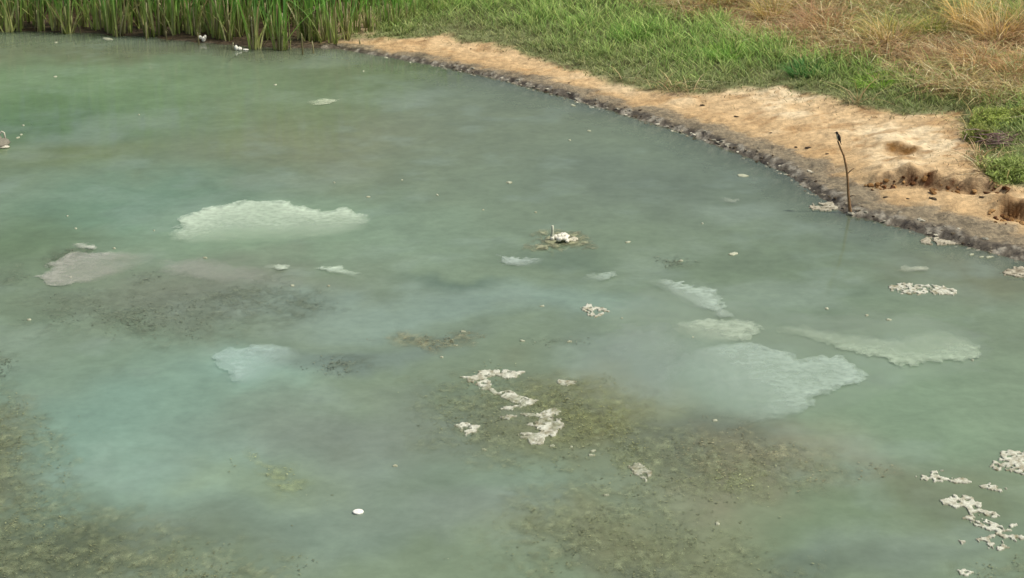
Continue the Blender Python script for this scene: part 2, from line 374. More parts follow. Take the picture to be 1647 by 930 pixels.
for c_, r_, rgb, w_ in BLOBS:
    q = wpos(c_); sx, sy = scale_at(c_)
    rr = ((qx - q[0]) / (r_[0] * sx)) ** 2 + ((qy - q[1]) / (r_[1] * sy)) ** 2
    wc = mix(wc, lin(*rgb), w_ * np.exp(-rr ** 1.3 * .8))
st = fbm(P[:, 0] * 1.6, P[:, 1] * 1.0, 81, 5)
wc = wc * (1.05 + .13 * st)[:, None]
wc = mix(wc, lin(158, 184, 170), sstep(.05, .6, fbm(P[:, 0] * .75, P[:, 1] * .75, 85, 5)) * .30)
wc = mix(wc, lin(150, 178, 166), sstep(.1, .6, fbm(P[:, 0] * 1.9, P[:, 1] * 1.9, 87, 5)) * .22)
wc = mix(wc, lin(104, 118, 96), sstep(.12, .6, fbm(P[:, 0] * 1.3, P[:, 1] * 1.4, 89, 5)) * .16 * (1 - .7 * sstep(15, 20, P[:, 1])))
opac = np.full(len(P), .95)
Dw = shore_sd(P)
opac = np.minimum(opac, .35 + .6 * (1 - np.exp(np.minimum(Dw, 0) * 2.6)))
for (lb, px, den, pal, ow), poly in zip(MATS, MATS_W):
    lo, hi = poly.min(0) - .6, poly.max(0) + .6
    m = np.where((P[:, 0] > lo[0]) & (P[:, 0] < hi[0]) & (P[:, 1] > lo[1]) & (P[:, 1] < hi[1]))[0]
    s = sd_poly(P[m], poly) + .30 * fbm(P[m, 0] * 1.6, P[m, 1] * 1.0, 91, 4) + .16 * fbm(P[m, 0] * 6, P[m, 1] * 3, 92, 3)
    opac[m] = np.minimum(opac[m], .95 + ((.93 if ow > 1 else min(ow + .36, .92)) - .95) * sstep(-.12, .35, s))
F = grid_idx(len(wx), len(wy)); keep = Dw[F].min(1) < .25
v, f, c, op = compact(np.column_stack([P, np.zeros(len(P))]), F[keep], wc * np.array([.82, .765, .765]), opac)
tag(obj('pond_water', mesh_from('pond_water', v, f, c, extra={'opacity': op}), M_water), kind='structure')

# ------------------------------------------------------------------ floating algal films
def ragged_cells(poly, step, amp, freq, seed, pad=.25, amp2=0.0):
    lo, hi = poly.min(0) - pad, poly.max(0) + pad
    ax, ay = np.arange(lo[0], hi[0], step), np.arange(lo[1], hi[1], step * 1.3)
    X, Y = np.meshgrid(ax, ay); P = np.column_stack([X.ravel(), Y.ravel()])
    s = sd_poly(P, poly) + amp * fbm(P[:, 0] * freq, P[:, 1] * freq * .7, seed, 4)
    if amp2: s = s + amp2 * (np.abs(fbm(P[:, 0] * freq * 3, P[:, 1] * freq * 2, seed + 5, 3)) - .3)
    return P, s, grid_idx(len(ax), len(ay))

FILMS = [  # label, outline, colour, density, fade (picture vector pointing to the side that dissolves, picture length)
 ('large whitish green film with scalloped far edge in the upper left water', [(272, 388), (290, 352), (330, 335), (400, 323), (470, 326), (520, 340), (560, 336), (604, 352), (592, 374), (545, 386), (500, 392), (430, 404), (350, 398), (300, 400)], (176, 206, 178), .85, (20, 45)),
 ('grey film with a rounded left end below the large whitish film', [(58, 447), (75, 425), (110, 410), (180, 404), (272, 407), (262, 425), (205, 442), (150, 458), (90, 462)], (160, 172, 156), .7, (140, 10)),
 ('short pale film left in front of the white float', [(798, 427), (801, 413), (840, 415), (872, 420), (888, 434), (850, 441)], (160, 188, 172), .7, (20, 12)),
 ('pale curved film left of the right hand film group', [(1008, 455), (1060, 449), (1100, 457), (1150, 469), (1170, 490), (1152, 505), (1108, 501), (1072, 480)], (158, 188, 168), .8, (-60, 10)),
 ('oval pale green film touching the top of the largest film', [(1055, 548), (1082, 521), (1140, 516), (1212, 519), (1224, 532), (1206, 549), (1150, 560), (1090, 562)], (164, 192, 164), .75, (-60, 20)),
 ('long pale green film stretching towards the right edge', [(1230, 527), (1290, 519), (1340, 534), (1400, 541), (1432, 547), (1500, 523), (1532, 529), (1572, 553), (1577, 572), (1552, 587), (1500, 584), (1450, 594), (1420, 582), (1370, 572), (1310, 552), (1260, 542)], (156, 186, 156), .7, (0, -60)),
 ('largest milky film with a sharp right edge in the right half', [(1000, 640), (1050, 590), (1110, 562), (1200, 551), (1290, 577), (1345, 574), (1394, 597), (1397, 612), (1370, 623), (1312, 640), (1300, 666), (1232, 684), (1130, 678), (1050, 668)], (158, 190, 170), .72, (-260, 30)),
 ('small white film alone in open water near the reeds', [(478, 169), (490, 163), (520, 161), (546, 162), (535, 168), (505, 172)], (178, 200, 166), .7, (-40, 0)),
 ('short bright film strip right below the large whitish film', [(508, 434), (545, 430), (562, 436), (600, 452), (570, 455), (540, 444)], (172, 202, 176), .85, (-20, 12)),
 ('thin bright film sliver below the middle of the large whitish film', [(408, 431), (430, 426), (468, 431), (460, 437), (425, 436)], (172, 198, 172), .8, (-30, 0)),
 ('white film sliver behind the grey film', [(95, 401), (115, 394), (145, 394), (164, 400), (150, 405), (112, 405)], (172, 188, 168), .8, (-20, 4)),
 ('thin pale film in front of the shore crust raft at right', [(1440, 437), (1460, 431), (1502, 433), (1495, 440), (1450, 443)], (164, 182, 154), .7, (0, 20)),
 ('faint film streak in the water left of the stick', [(1145, 326), (1165, 320), (1192, 322), (1180, 329), (1155, 330)], (150, 170, 148), .5, (-30, 4)),
 ('soft blue white film in the left centre water', [(335, 575), (370, 560), (440, 556), (500, 570), (505, 600), (470, 625), (410, 640), (360, 610)], (156, 192, 178), .55, (60, 10)),
 ('thin wispy film between the white float and curved film', [(905, 455), (940, 443), (995, 437), (1000, 448), (960, 457), (920, 460)], (154, 184, 164), .6, (-30, 6)),
 ('wide pale haze of film lying around the long pale green film', [(960, 500), (1040, 455), (1180, 480), (1300, 500), (1480, 500), (1610, 540), (1600, 600), (1480, 625), (1400, 660), (1200, 700), (1040, 680), (960, 600)], (148, 176, 158), .26, (0, 260)),
 ('faint milky haze of film spreading left of the largest film', [(890, 620), (930, 560), (1000, 520), (1080, 515), (1130, 560), (1090, 640), (1000, 670), (920, 660)], (140, 168, 152), .38, (-160, 10)),
 ('long faint film streak running right from the grey film', [(250, 415), (330, 412), (430, 430), (520, 455), (500, 470), (400, 462), (300, 450), (250, 440)], (150, 166, 150), .49, (240, 10)),
 ('wispy film strip at the foot of the curved pale film', [(1120, 508), (1160, 502), (1188, 508), (1182, 517), (1140, 516)], (150, 178, 158), .6, (-30, 4)),
]
for k, (lb, px, rgb, den, fade) in enumerate(FILMS):
    poly = on_plane(px); P, s, F = ragged_cells(poly, .016, .05, 5, 200 + k, amp2=.05)
    c0 = np.mean(px, 0); a = wpos(c0); b = wpos(c0 + np.array(fade)); d = b - a; L = np.linalg.norm(d); d = d / L
    t = ((P - a) @ d) / L + .2 * fbm(P[:, 0] * 2, P[:, 1] * 1.4, 230 + k, 4)
    s0 = s.copy(); s = s + .11 * (.34 - np.abs(fbm(P[:, 0] * 5, P[:, 1] * 3.5, 280 + k, 3))) + .07 * fbm(P[:, 0] * 13, P[:, 1] * 9, 285 + k, 4) + .03 * fbm(P[:, 0] * 36, P[:, 1] * 22, 290 + k, 2)
    dens = den * (1 - sstep(-.45, .85, t)) * (.60 + .42 * np.exp(-np.clip(s0, 0, 9) / .16)) * (1 + .25 * fbm(P[:, 0] * 3, P[:, 1] * 2, 260 + k, 4))
    fw = .3 if den < .5 else .16
    dens *= (.35 * sstep(0, .04 if den >= .5 else fw, s) + .65 * sstep(.0, fw, s)) * sstep(-.08, .01 + .5 * np.clip(t + .2, 0, 1), s0)
    keep = (s[F].min(1) > 0) & (dens[F].mean(1) > .03)
    v, f, dd = compact(np.column_stack([P, np.full(len(P), .0012 + .0003 * (k % 5) if den < .5 else .0135 + .0005 * k)]), F[keep], dens)
    tag(obj('algal_film', mesh_from('algal_film', v, f, np.tile(lin(rgb[0] + 24, rgb[1] + 14, rgb[2] + 20), (len(v), 1)), extra={'film_amount': dd}), M_film), lb, 'film', 'pale films floating on the water')

# ------------------------------------------------------------------ weed mats: thousands of small fronds at and just under the surface
PAL = {'olive': [(124, 132, 98), (106, 114, 84), (142, 148, 114), (88, 96, 72), (134, 140, 106), (116, 124, 92)], 'yellow': [(132, 138, 92), (142, 146, 100), (112, 118, 80), (90, 98, 68), (124, 130, 88), (152, 154, 112)],
       'tan': [(140, 138, 106), (124, 122, 92), (110, 110, 84), (152, 150, 120), (94, 96, 74), (132, 132, 102)], 'dark': [(96, 106, 86), (84, 94, 76), (112, 120, 98), (74, 82, 66), (122, 130, 108)],
       'pale': [(156, 166, 118), (146, 154, 106), (132, 140, 98), (166, 174, 130), (112, 120, 86)]}
def frags(P, rgbs, size, zlo, zhi, flat=.35, gain=1.0):
    n = len(P); a = rng.uniform(0, 2 * np.pi, n); s = size * rng.uniform(.5, 1.6, n); w = s * rng.uniform(.18, .5, n)
    z = rng.uniform(zlo, zhi, n)
    u = np.stack([np.cos(a), np.sin(a), rng.normal(0, flat, n)], 1) * s[:, None]; v = np.stack([-np.sin(a), np.cos(a), rng.normal(0, flat, n)], 1) * w[:, None]
    c = np.column_stack([P, z]); bend = np.zeros((n, 3)); bend[:, 2] = rng.uniform(-.2, .35, n) * s
    V = np.stack([c - u, c - .2 * u - v + bend, c + u, c + .1 * u + v + bend], 1).reshape(-1, 3)
    F = np.arange(4 * n).reshape(-1, 4)
    pal = np.array([lin(*q) for q in rgbs]); cc = pal[rng.integers(0, len(pal), n)] * rng.uniform(.7, 1.3, n)[:, None] * gain
    return V, F, np.repeat(cc, 4, 0)
def weed_sheet(poly, k, den, pal, amt=.62):
    broad = amt > 1; amt = amt - 1 if broad else amt
    lo, hi = poly.min(0) - .45, poly.max(0) + .45
    ax, ay = np.arange(lo[0], hi[0], .015), np.arange(lo[1], hi[1], .026)
    X, Y = np.meshgrid(ax, ay); P = np.column_stack([X.ravel(), Y.ravel()])
    s = sd_poly(P, poly); wd = float(np.clip(s.max() * 1.3, .1, .45)); g_ = wd / .45
    s = s + g_ * (.30 * fbm(P[:, 0] * 1.6, P[:, 1] * 1.3, 300 + k, 4) + .26 * fbm(P[:, 0] * 6, P[:, 1] * 5, 320 + k, 4))
    fine = fbm(P[:, 0] * 18, P[:, 1] * 15, 340 + k, 3); mid = fbm(P[:, 0] * 4.5, P[:, 1] * 4.5, 360 + k, 5); big = fbm(P[:, 0] * 1.6, P[:, 1] * 1.5, 380 + k, 3)
    a = sstep(-.28 * g_, .5 * g_, s) * np.clip(.5 + .75 * mid + 1.0 * fine + .4 * big, 0, 1.3) * min(den, 1.1) * amt
    q = np.array([lin(*v) for v in PAL[pal]]); q = q[np.argsort(q.sum(1))]
    t = np.clip(.5 + .75 * fine + .45 * mid, 0, .999) * (len(q) - 1); i0 = t.astype(int); c = q[i0] * (1 - (t - i0))[:, None] + q[np.minimum(i0 + 1, len(q) - 1)] * (t - i0)[:, None]
    c = c * (1 + .75 * fbm(P[:, 0] * 30, P[:, 1] * 19, 395 + k, 2))[:, None] * (1 - .3 * sstep(.12, .4, -fine))[:, None] * np.array([.96, 1.04, 1.08])
    z = .003 + .0003 * (k % 24) + .003 * np.clip(fine, 0, 1) * sstep(0, .3, s)
    F = grid_idx(len(ax), len(ay)); keep = a[F].mean(1) > .05
    return compact(np.column_stack([P, z]), F[keep], c, a)
for k, ((lb, px, den, pal, ow), poly) in enumerate(zip(MATS, MATS_W)):
    ctr = np.array([poly[:, 0].mean(), poly[:, 1].mean(), 0.0])
    o = tag(empty('weed_mat', ctr), lb, 'pond weed', 'weed mats in the pond')
    v, f, c, a = weed_sheet(poly, k, den, pal, ow if ow > 1 else .54)
    tag(obj('weed_sheet', mesh_from('weed_sheet', v - ctr, f, c, extra={'film_amount': a}), M_weedsheet, o), kind='stuff')
    lo, hi = poly.min(0) - .2, poly.max(0) + .2; area = np.prod(hi - lo); n = int(area * 2200 * den * (.3 if ow > 1 else 1))
    P = rng.uniform(lo, hi, (n, 2))
    s_ = sd_poly(P, poly); s_ = s_ / float(np.clip(s_.max() * 1.3, .1, .45)) + 1.0 * fbm(P[:, 0] * 2.2, P[:, 1] * 1.1, 300 + k, 4) + 1.6 * fbm(P[:, 0] * 9, P[:, 1] * 4, 330 + k, 3)
    P = P[(s_ > rng.uniform(.3, 2.0, n))]
    if len(P) < 5: continue
    V, F, c = frags(P, PAL[pal], .010, .002, .014, .06, .95)
    tag(obj('fronds', mesh_from('fronds', V - ctr, F, c, smooth=False), M_weed, o), kind='stuff')

# ------------------------------------------------------------------ crust rafts (dried scum), each a lumpy ragged slab
def raft(name, px, label, rgb=(198, 202, 186), hmax=.0075, amp=.05, freq=9, seed=0, cat='scum', group='dried crust rafts', step=.0075, rgb2=(132, 128, 102), gaps=.5, mat=None, z0=0):
    poly = on_plane(px); P, s, F = ragged_cells(poly, step, amp, freq, seed, pad=.1, amp2=amp * .8)
    lump = np.clip(fbm(P[:, 0] * 14, P[:, 1] * 10, seed + 3, 4) * .5 + .5, 0, 1); pit = fbm(P[:, 0] * 30, P[:, 1] * 21, seed + 7, 3)
    hole = (fbm(P[:, 0] * 8, P[:, 1] * 4, seed + 11, 4) > gaps)
    s = s + amp * .9 * fbm(P[:, 0] * 28, P[:, 1] * 18, seed + 19, 3)
    if gaps < .8: hole = hole | (fbm(P[:, 0] * 32, P[:, 1] * 22, seed + 23, 2) > gaps + .05)
    s = np.where(hole, -1, s)
    z = hmax * (sstep(0, .018, s) * (.35 + .65 * lump) + .22 * pit * sstep(0, .02, s))
    keepc = s[F].min(1) > 0
    if keepc.sum() < 4: keepc = s[F].max(1) > 0
    top = F[keepc]
    cv = np.clip(.72 + 1.0 * pit + .5 * (lump - .5), 0, 1)
    colr = mix(np.tile(lin(*rgb2), (len(P), 1)), lin(*rgb), cv)
    V = np.column_stack([P, np.maximum(z, .004) + z0 + .004])
    # skirt down into the water
    e = np.concatenate([top[:, [0, 1]], top[:, [1, 2]], top[:, [2, 3]], top[:, [3, 0]]]); key = {}
    es = np.sort(e, 1); uq, idx, cnt = np.unique(es, axis=0, return_index=True, return_counts=True); be = e[idx[cnt == 1]]
    nV = len(V); low = V.copy(); low[:, 2] = -.02
    side = np.stack([be[:, 1], be[:, 0], be[:, 0] + nV, be[:, 1] + nV], 1)
    V2 = np.vstack([V, low]); c2 = np.vstack([colr, np.tile(lin(84, 78, 58), (nV, 1))]); F2 = np.vstack([top, side])
    v, f, c = compact(V2, F2, c2)
    ctr = np.array([v[:, 0].mean(), v[:, 1].mean(), 0]); 
    return tag(obj(name, mesh_from(name, v - ctr, f, c), mat or M_scum, loc=ctr), label, cat, group)

RAFTS = [
 ([(742, 606), (766, 604), (772, 597), (800, 595), (842, 598), (838, 604), (818, 610), (800, 606), (785, 608), (790, 614), (786, 622), (795, 628), (778, 628), (765, 619), (752, 615)], 'white crust raft at the top of the central zigzag chain'),
 ([(783, 622), (800, 630), (822, 630), (832, 636), (846, 640), (866, 645), (860, 653), (838, 656), (826, 660), (812, 662), (798, 660), (806, 655), (826, 650), (815, 643), (800, 638), (787, 632)], 'white crust raft in the middle of the central zigzag chain'),
 ([(795, 671), (812, 668), (832, 670), (820, 675), (800, 675)], 'thin sliver of crust left of the largest central cluster'),
 ([(834, 666), (866, 664), (872, 660), (893, 657), (905, 672), (910, 687), (897, 691), (893, 701), (876, 704), (874, 714), (852, 717), (843, 708), (829, 700), (845, 696), (860, 699), (870, 694), (862, 687), (840, 684), (860, 680), (868, 672), (850, 670)], 'largest white crust cluster at the foot of the central chain'),
 ([(726, 687), (738, 680), (752, 680), (770, 686), (765, 695), (750, 701), (740, 696), (737, 690)], 'small crust raft left of the central chain'),
 ([(1002, 745), (1015, 751), (1020, 744), (1032, 749), (1046, 757), (1048, 765), (1040, 773), (1024, 769), (1011, 766), (1013, 757)], 'compact crust raft right below the yellow green weed mat'),
 ([(936, 494), (945, 489), (955, 492), (968, 495), (982, 500), (970, 507), (955, 512), (942, 508), (938, 500)], 'small white crust raft below the white float on the olive mound'),
 ([(1422, 467), (1432, 458), (1460, 456), (1490, 458), (1520, 460), (1545, 467), (1530, 475), (1505, 474), (1490, 472), (1475, 476), (1450, 474)], 'long speckled crust raft off the right shore'),
 ([(1592, 751), (1608, 742), (1610, 730), (1625, 726), (1660, 727), (1690, 740), (1680, 762), (1650, 767), (1625, 761), (1605, 757)], 'lumpy crust raft cut by the right edge of the picture'),
 ([(1473, 767), (1490, 762), (1495, 757), (1517, 757), (1509, 764), (1522, 769), (1546, 770), (1564, 776), (1545, 779), (1520, 775), (1500, 776), (1488, 771)], 'thin white crust streak with a forked left end at right'),
 ([(1570, 782), (1590, 777), (1603, 783), (1622, 788), (1612, 793), (1598, 792), (1585, 788)], 'short white crust streak following the forked one'),
 ([(1511, 800), (1530, 796), (1555, 797), (1577, 805), (1580, 816), (1600, 823), (1618, 832), (1600, 835), (1580, 830), (1560, 829), (1540, 820), (1520, 814)], 'upper crust raft of the lower right group'),
 ([(1543, 832), (1565, 831), (1580, 835), (1600, 841), (1634, 844), (1636, 855), (1618, 858), (1648, 865), (1640, 872), (1610, 869), (1626, 882), (1600, 886), (1575, 880), (1550, 878), (1541, 872), (1565, 867), (1590, 862), (1598, 856), (1570, 846)], 'ragged lower crust raft of the lower right group'),
 ([(1540, 919), (1552, 916), (1566, 921), (1558, 926), (1545, 925)], 'tiny crust scrap at the lower right bottom edge'),
 ([(897, 614), (912, 611), (928, 614), (920, 621), (904, 620)], 'little crust scrap right of the chain top'),
]
for k, (px, lb) in enumerate(RAFTS):
    raft('crust_raft', px, lb, seed=400 + k * 13, amp=.035 if k not in (7, 8) else .05, gaps=.30 if k in (7, 8, 11, 12) else .46 if k < 4 else .38)
SHELVES = [([(1480, 389), (1490, 381), (1530, 378), (1562, 384), (1552, 393), (1515, 395), (1484, 394)], 'pale rimmed mud crust shelf at the right waterline'),
           ([(1300, 334), (1312, 328), (1350, 324), (1364, 335), (1335, 340), (1306, 338)], 'pale rimmed mud crust shelf by the foot of the stick'),
           ([(1610, 439), (1640, 429), (1672, 440), (1655, 449), (1615, 443)], 'pale rimmed mud crust shelf at the right edge of the picture')]
for k, (px, lb) in enumerate(SHELVES):
    raft('crust_shelf', px, lb, rgb=(178, 174, 154), rgb2=(112, 106, 88), hmax=.010, seed=700 + k * 9, amp=.045, gaps=.42, group='crust shelves along the waterline')
# olive mound carrying the white float
mp_ = on_plane([(848, 398), (868, 384), (895, 374), (930, 375), (944, 383), (943, 396), (920, 403), (880, 403)])
v, f, c, a = weed_sheet(mp_, 57, 1.1, 'tan', .98); a = np.clip(a * 2.4, 0, .92); c = c * 1.08; ctr = np.array([mp_[:, 0].mean(), mp_[:, 1].mean(), 0])
v[:, 2] += .012 * np.clip(a, 0, 1)
tag(obj('algae_mound', mesh_from('algae_mound', v - ctr, f, c, extra={'film_amount': a}), M_weedsheet, loc=ctr), 'low olive algae mound under the white float', 'algae')

# flecks
FLECKS = [(90, 69, 9), (173, 63, 26), (89, 124, 9), (443, 137, 9), (37, 202, 7), (34, 217, 9), (29, 222, 11), (223, 185, 7), (585, 115, 6), (922, 170, 12), (947, 211, 9), (916, 226, 6), (819, 294, 16), (538, 294, 7), (647, 290, 6), (109, 348, 7), (122, 368, 8), (247, 371, 9), (184, 400, 8),
          (112, 446, 11), (529, 460, 9), (46, 515, 8), (593, 317, 12), (703, 314, 8), (777, 338, 6), (862, 342, 7), (872, 493, 13), (840, 549, 14), (710, 575, 10), (745, 534, 16), (733, 556, 12), (917, 550, 14), (1180, 409, 24), (1095, 420, 14), (1114, 543, 6), (1150, 677, 9), (1564, 580, 8),
          (636, 750, 9), (912, 642, 13), (952, 733, 22), (955, 726, 9), (919, 719, 9), (974, 797, 14), (779, 724, 9), (1154, 843, 7), (1195, 283, 26), (888, 718, 9), (1000, 512, 7), (1430, 515, 14), (1394, 508, 8), (1330, 497, 8), (620, 93, 10), (660, 101, 8), (1604, 388, 14), (1578, 414, 12), (1592, 414, 18), (1562, 410, 16), (1130, 360, 8), (1010, 390, 16), (330, 415, 10), (470, 460, 7)]
FL = {(173, 63): 'long pale crust sliver at the foot of the far left reeds', (922, 170): 'pale fleck just off the far sandy shore', (819, 294): 'pale fleck in open water above the white float and its mound', (593, 317): 'pale fleck above the right end of the large whitish film',
 (872, 493): 'pale fleck left of the small crust raft below the white float', (840, 549): 'pale fleck at the left end of the thin dark weed trail', (745, 534): 'pale fleck on the right end of the small tan weed mat', (733, 556): 'pale fleck on the lower edge of the small tan weed mat',
 (917, 550): 'pale fleck at the right end of the thin dark weed trail', (1180, 409): 'long pale fleck right of the small dark weed clump', (1095, 420): 'pale fleck lying on the small dark weed clump', (912, 642): 'pale fleck between the little crust scrap and the largest crust cluster',
 (952, 733): 'flat pale fleck left of the compact crust raft', (974, 797): 'pale fleck below the compact crust raft in open water', (1195, 283): 'long pale fleck in open water left of the bent stick', (1430, 515): 'pale fleck just above the long pale green film', (1010, 390): 'pale fleck right of the olive algae mound',
 (636, 750): 'pale fleck above and right of the clean white disc', (89, 124): 'pale fleck near the far left reeds in open water', (112, 446): 'pale fleck lying on the grey film at left', (1150, 677): 'white fleck on the near edge of the largest milky film', (1154, 843): 'pale fleck on the olive weed mat at the bottom',
 (443, 137): 'pale fleck just above the small white film near the reeds'}
for q_ in ((1604, 388), (1578, 414), (1592, 414), (1562, 410)): FL[q_] = 'pale fleck in the bunch close to the right shore'
for q_ in ((37, 202), (34, 217), (29, 222)): FL[q_] = 'pale fleck beside the grey lump at the left edge'
for k, (x, y, w) in enumerate(FLECKS):
    w *= .72; h = max(1.0, w * .12); a = random.uniform(-.15, .15)
    px = [(x + math.cos(t) * w * .5 * random.uniform(.75, 1.2), y + math.sin(t) * h * random.uniform(.8, 1.2) + a * math.cos(t) * w * .4) for t in np.linspace(0, 2 * np.pi, 9)[:-1]]
    raft('crust_fleck', px, FL.get((x, y), 'tiny pale crust fleck drifting alone in open water of the pond'), seed=900 + k, amp=.008, freq=20, hmax=.007, gaps=.9, step=.007, rgb=(184, 190, 166), rgb2=(144, 148, 122), group='tiny flecks drifting on the pond')

# ------------------------------------------------------------------ simple solids: tubes and lofts
def tube(path, radii, seg=7, cap=True):
    path = [Vector(p) for p in path]; V = []; F = []
    for i, p in enumerate(path):
        t = (path[min(i + 1, len(path) - 1)] - path[max(i - 1, 0)]).normalized()
        u = t.cross(Vector((0, 1, .13))); u = u.normalized() if u.length > 1e-4 else Vector((1, 0, 0)); w = t.cross(u)
        r = radii[i] if not isinstance(radii[i], tuple) else None
        ru, rw = (r, r) if r is not None else radii[i]
        for k in range(seg):
            a = 2 * math.pi * k / seg; V.append(p + u * math.cos(a) * ru + w * math.sin(a) * rw)
    for i in range(len(path) - 1):
        for k in range(seg):
            F.append((i * seg + k, i * seg + (k + 1) % seg, (i + 1) * seg + (k + 1) % seg, (i + 1) * seg + k))
    if cap: F.append(tuple(range(seg))[::-1]); F.append(tuple(range((len(path) - 1) * seg, len(path) * seg)))
    return [tuple(v) for v in V], F
def tube_obj(name, path, radii, rgb, mat, parent=None, seg=7):
    V, F = tube(path, radii, seg); return obj(name, mesh_from(name, V, F, np.tile(lin(*rgb), (len(V), 1))), mat, parent)

# white float on the mound: lumpy body with an upright stub (as seen: stub left, lump, low tail right)
def lump_mesh(name, centers, rgb, seed, sub=2):
    import bmesh
    bm = bmesh.new()
    for (c, r) in centers:
        g = bmesh.ops.create_icosphere(bm, subdivisions=sub, radius=1.0)
        for v in g['verts']:
            n = .4 * float(fbm(np.array([v.co.x * 2 + seed + c[0] * 9]), np.array([v.co.y * 2 + v.co.z * 1.7]), seed, 3)[0])
            v.co = Vector((c[0] + v.co.x * r[0] * (1 + n), c[1] + v.co.y * r[1] * (1 + n), c[2] + v.co.z * r[2] * (1 + n)))
    me = bpy.data.meshes.new(name); bm.to_mesh(me); bm.free()
    n = len(me.vertices); a = me.attributes.new('Col', 'FLOAT_COLOR', 'POINT'); c = np.ones((n, 4), np.float32); c[:, :3] = lin(*rgb); a.data.foreach_set('color', c.ravel())
    me.polygons.foreach_set('use_smooth', np.ones(len(me.polygons), bool)); return me

q = wpos((905, 388)); s = scale_at((905, 388))[0]
fl = tag(empty('white_float', (q[0], q[1], .018)), 'white float with an upright stub resting on the olive mound', 'float')
lr = random.Random(3)
obj('body', lump_mesh('body', [((lr.uniform(-.075, .06), lr.uniform(-.09, .09), lr.uniform(.005, .035)), (lr.uniform(.02, .042), lr.uniform(.03, .05), lr.uniform(.014, .03))) for _ in range(13)], (226, 226, 210), 5), M_scum, fl)
obj('tail', lump_mesh('tail', [((lr.uniform(.06, .15), lr.uniform(-.05, .06), lr.uniform(.0, .012)), (lr.uniform(.016, .034), lr.uniform(.025, .04), lr.uniform(.008, .014))) for _ in range(9)], (196, 194, 172), 6), M_scum, fl)
tube_obj('stub', [(-.105, 0, -.02), (-.110, 0, .05), (-.104, 0, .10), (-.108, 0, .15)], [.022, .018, .013, .015], (190, 196, 175), M_scum, fl)
obj('stub_foot', lump_mesh('stub_foot', [((-.107, -.01, .01), (.024, .03, .03))], (226, 226, 208), 9), M_scum, fl)

# two little white floats at the foot of the reeds
q = wpos((327, 68)); o = tag(empty('white_float', (q[0], q[1], .0)), 'bright white two lobed float under the bending reeds', 'float')
obj('lobe', lump_mesh('lobe', [((-.045, 0, .075), (.03, .03, .028))], (240, 240, 228), 11), M_scum, o)
obj('body', lump_mesh('body', [((.012, 0, .05), (.035, .04, .045)), ((.035, 0, .085), (.02, .02, .03))], (240, 240, 228), 12), M_scum, o)
q = wpos((383, 81)); o = tag(empty('white_float', (q[0], q[1], .0)), 'white lumpy float with a short grey stub left of it by the reeds', 'float')
obj('body', lump_mesh('body', [((-.03, 0, .035), (.03, .03, .045)), ((.02, 0, .025), (.045, .035, .03)), ((.11, 0, .01), (.05, .03, .014))], (236, 238, 224), 13), M_scum, o)
tube_obj('stub', [(-.075, 0, -.02), (-.08, 0, .05), (-.07, 0, .12)], [.014, .012, .010], (140, 140, 112), M_scum, o)

# oval white disc
q = wpos((576, 825)); V, F = tube([(0, 0, -.004), (0, 0, .008), (0, 0, .013), (0, 0, .016), (0, 0, .017)], [.045, .05, .047, .036, .005], 20)
o = obj('white_disc', mesh_from('white_disc', V, F, np.tile(lin(240, 242, 232), (len(V), 1))), M_scum, loc=(q[0], q[1], .002)); o.scale = (.8, .8, .9)
tag(o, 'clean white oval disc floating alone in the lower left water', 'disc')

# grey lump with a curled white loop at the left edge
q = wpos((4, 234)); o = tag(empty('grey_lump', (q[0], q[1], .0)), 'grey lump with a curled white loop cut by the left edge', 'debris')
obj('lump', lump_mesh('lump', [((-.02, 0, .03), (.12, .16, .05)), ((-.09, .05, .06), (.08, .1, .05))], (128, 126, 112), 21), M_scum, o)
tube_obj('loop', [(-.06, .1, .06), (-.05, .1, .12), (-.02, .1, .15), (.005, .1, .135), (.012, .1, .09), (.01, .1, .04)], [.011] * 6, (196, 196, 178), M_scum, o)
obj('rim', lump_mesh('rim', [((.03, -.12, .015), (.09, .05, .018)), ((-.07, -.14, .015), (.06, .04, .018))], (205, 203, 184), 23), M_scum, o)

# ------------------------------------------------------------------ bent stick with a small dark bird
b0 = ground_at([(1368, 340)])[0]; s = np.linalg.norm(b0 - np.array([0, 0, CAM_H])) / FPX
def sp_(x, y, dy=0): return ((x - 1368) * s, dy, (340 - y) * s / math.cos(R(16.6)))
stick = tag(empty('stick', b0), 'bent bare stick standing in the mud at the waterline', 'stick')
tube_obj('shaft', [(sp_(1370, 352)), sp_(1367, 338), sp_(1363, 312, .01), sp_(1361, 290, .02), sp_(1358, 272, .03), sp_(1353, 254, .03), sp_(1347, 242, .03), sp_(1342, 231, .03)],
         [.021, .018, .015, .013, .012, .011, .010, .008], (142, 114, 82), M_wood, stick, 8)
tube_obj('twig', [sp_(1361, 281, .02), sp_(1366, 276, .02), sp_(1370, 273, .02)], [.007, .005, .003], (104, 84, 60), M_wood, stick, 6)
tube_obj('twig', [sp_(1363, 318, .01), sp_(1370, 315, .0), sp_(1375, 316, .0)], [.008, .006, .003], (84, 70, 54), M_wood, stick, 6)
tube_obj('root_stub', [sp_(1368, 346), sp_(1374, 340, -.04), sp_(1381, 337, -.06)], [.016, .012, .006], (72, 62, 50), M_wood, stick, 6)
tp = np.array(b0) + np.array(sp_(1342, 231, .03))
bird = tag(empty('bird', tp), 'small dark bird perched on the tip of the bent stick', 'bird')
body = [(.030, 0, -.010), (.022, 0, .008), (.012, 0, .03), (.004, 0, .052), (-.004, 0, .068), (-.010, 0, .078), (-.013, 0, .088), (-.014, 0, .098), (-.014, 0, .104)]
V, F = tube(body, [.004, .013, .021, .021, .016, .014, .016, .012, .003], 10)
cb = np.tile(lin(40, 34, 30), (len(V), 1)); zz = np.array([v[2] for v in V]); xx = np.array([v[0] for v in V])
cb[(zz > .02) & (zz < .075) & (xx < -.004)] = lin(200, 190, 170)
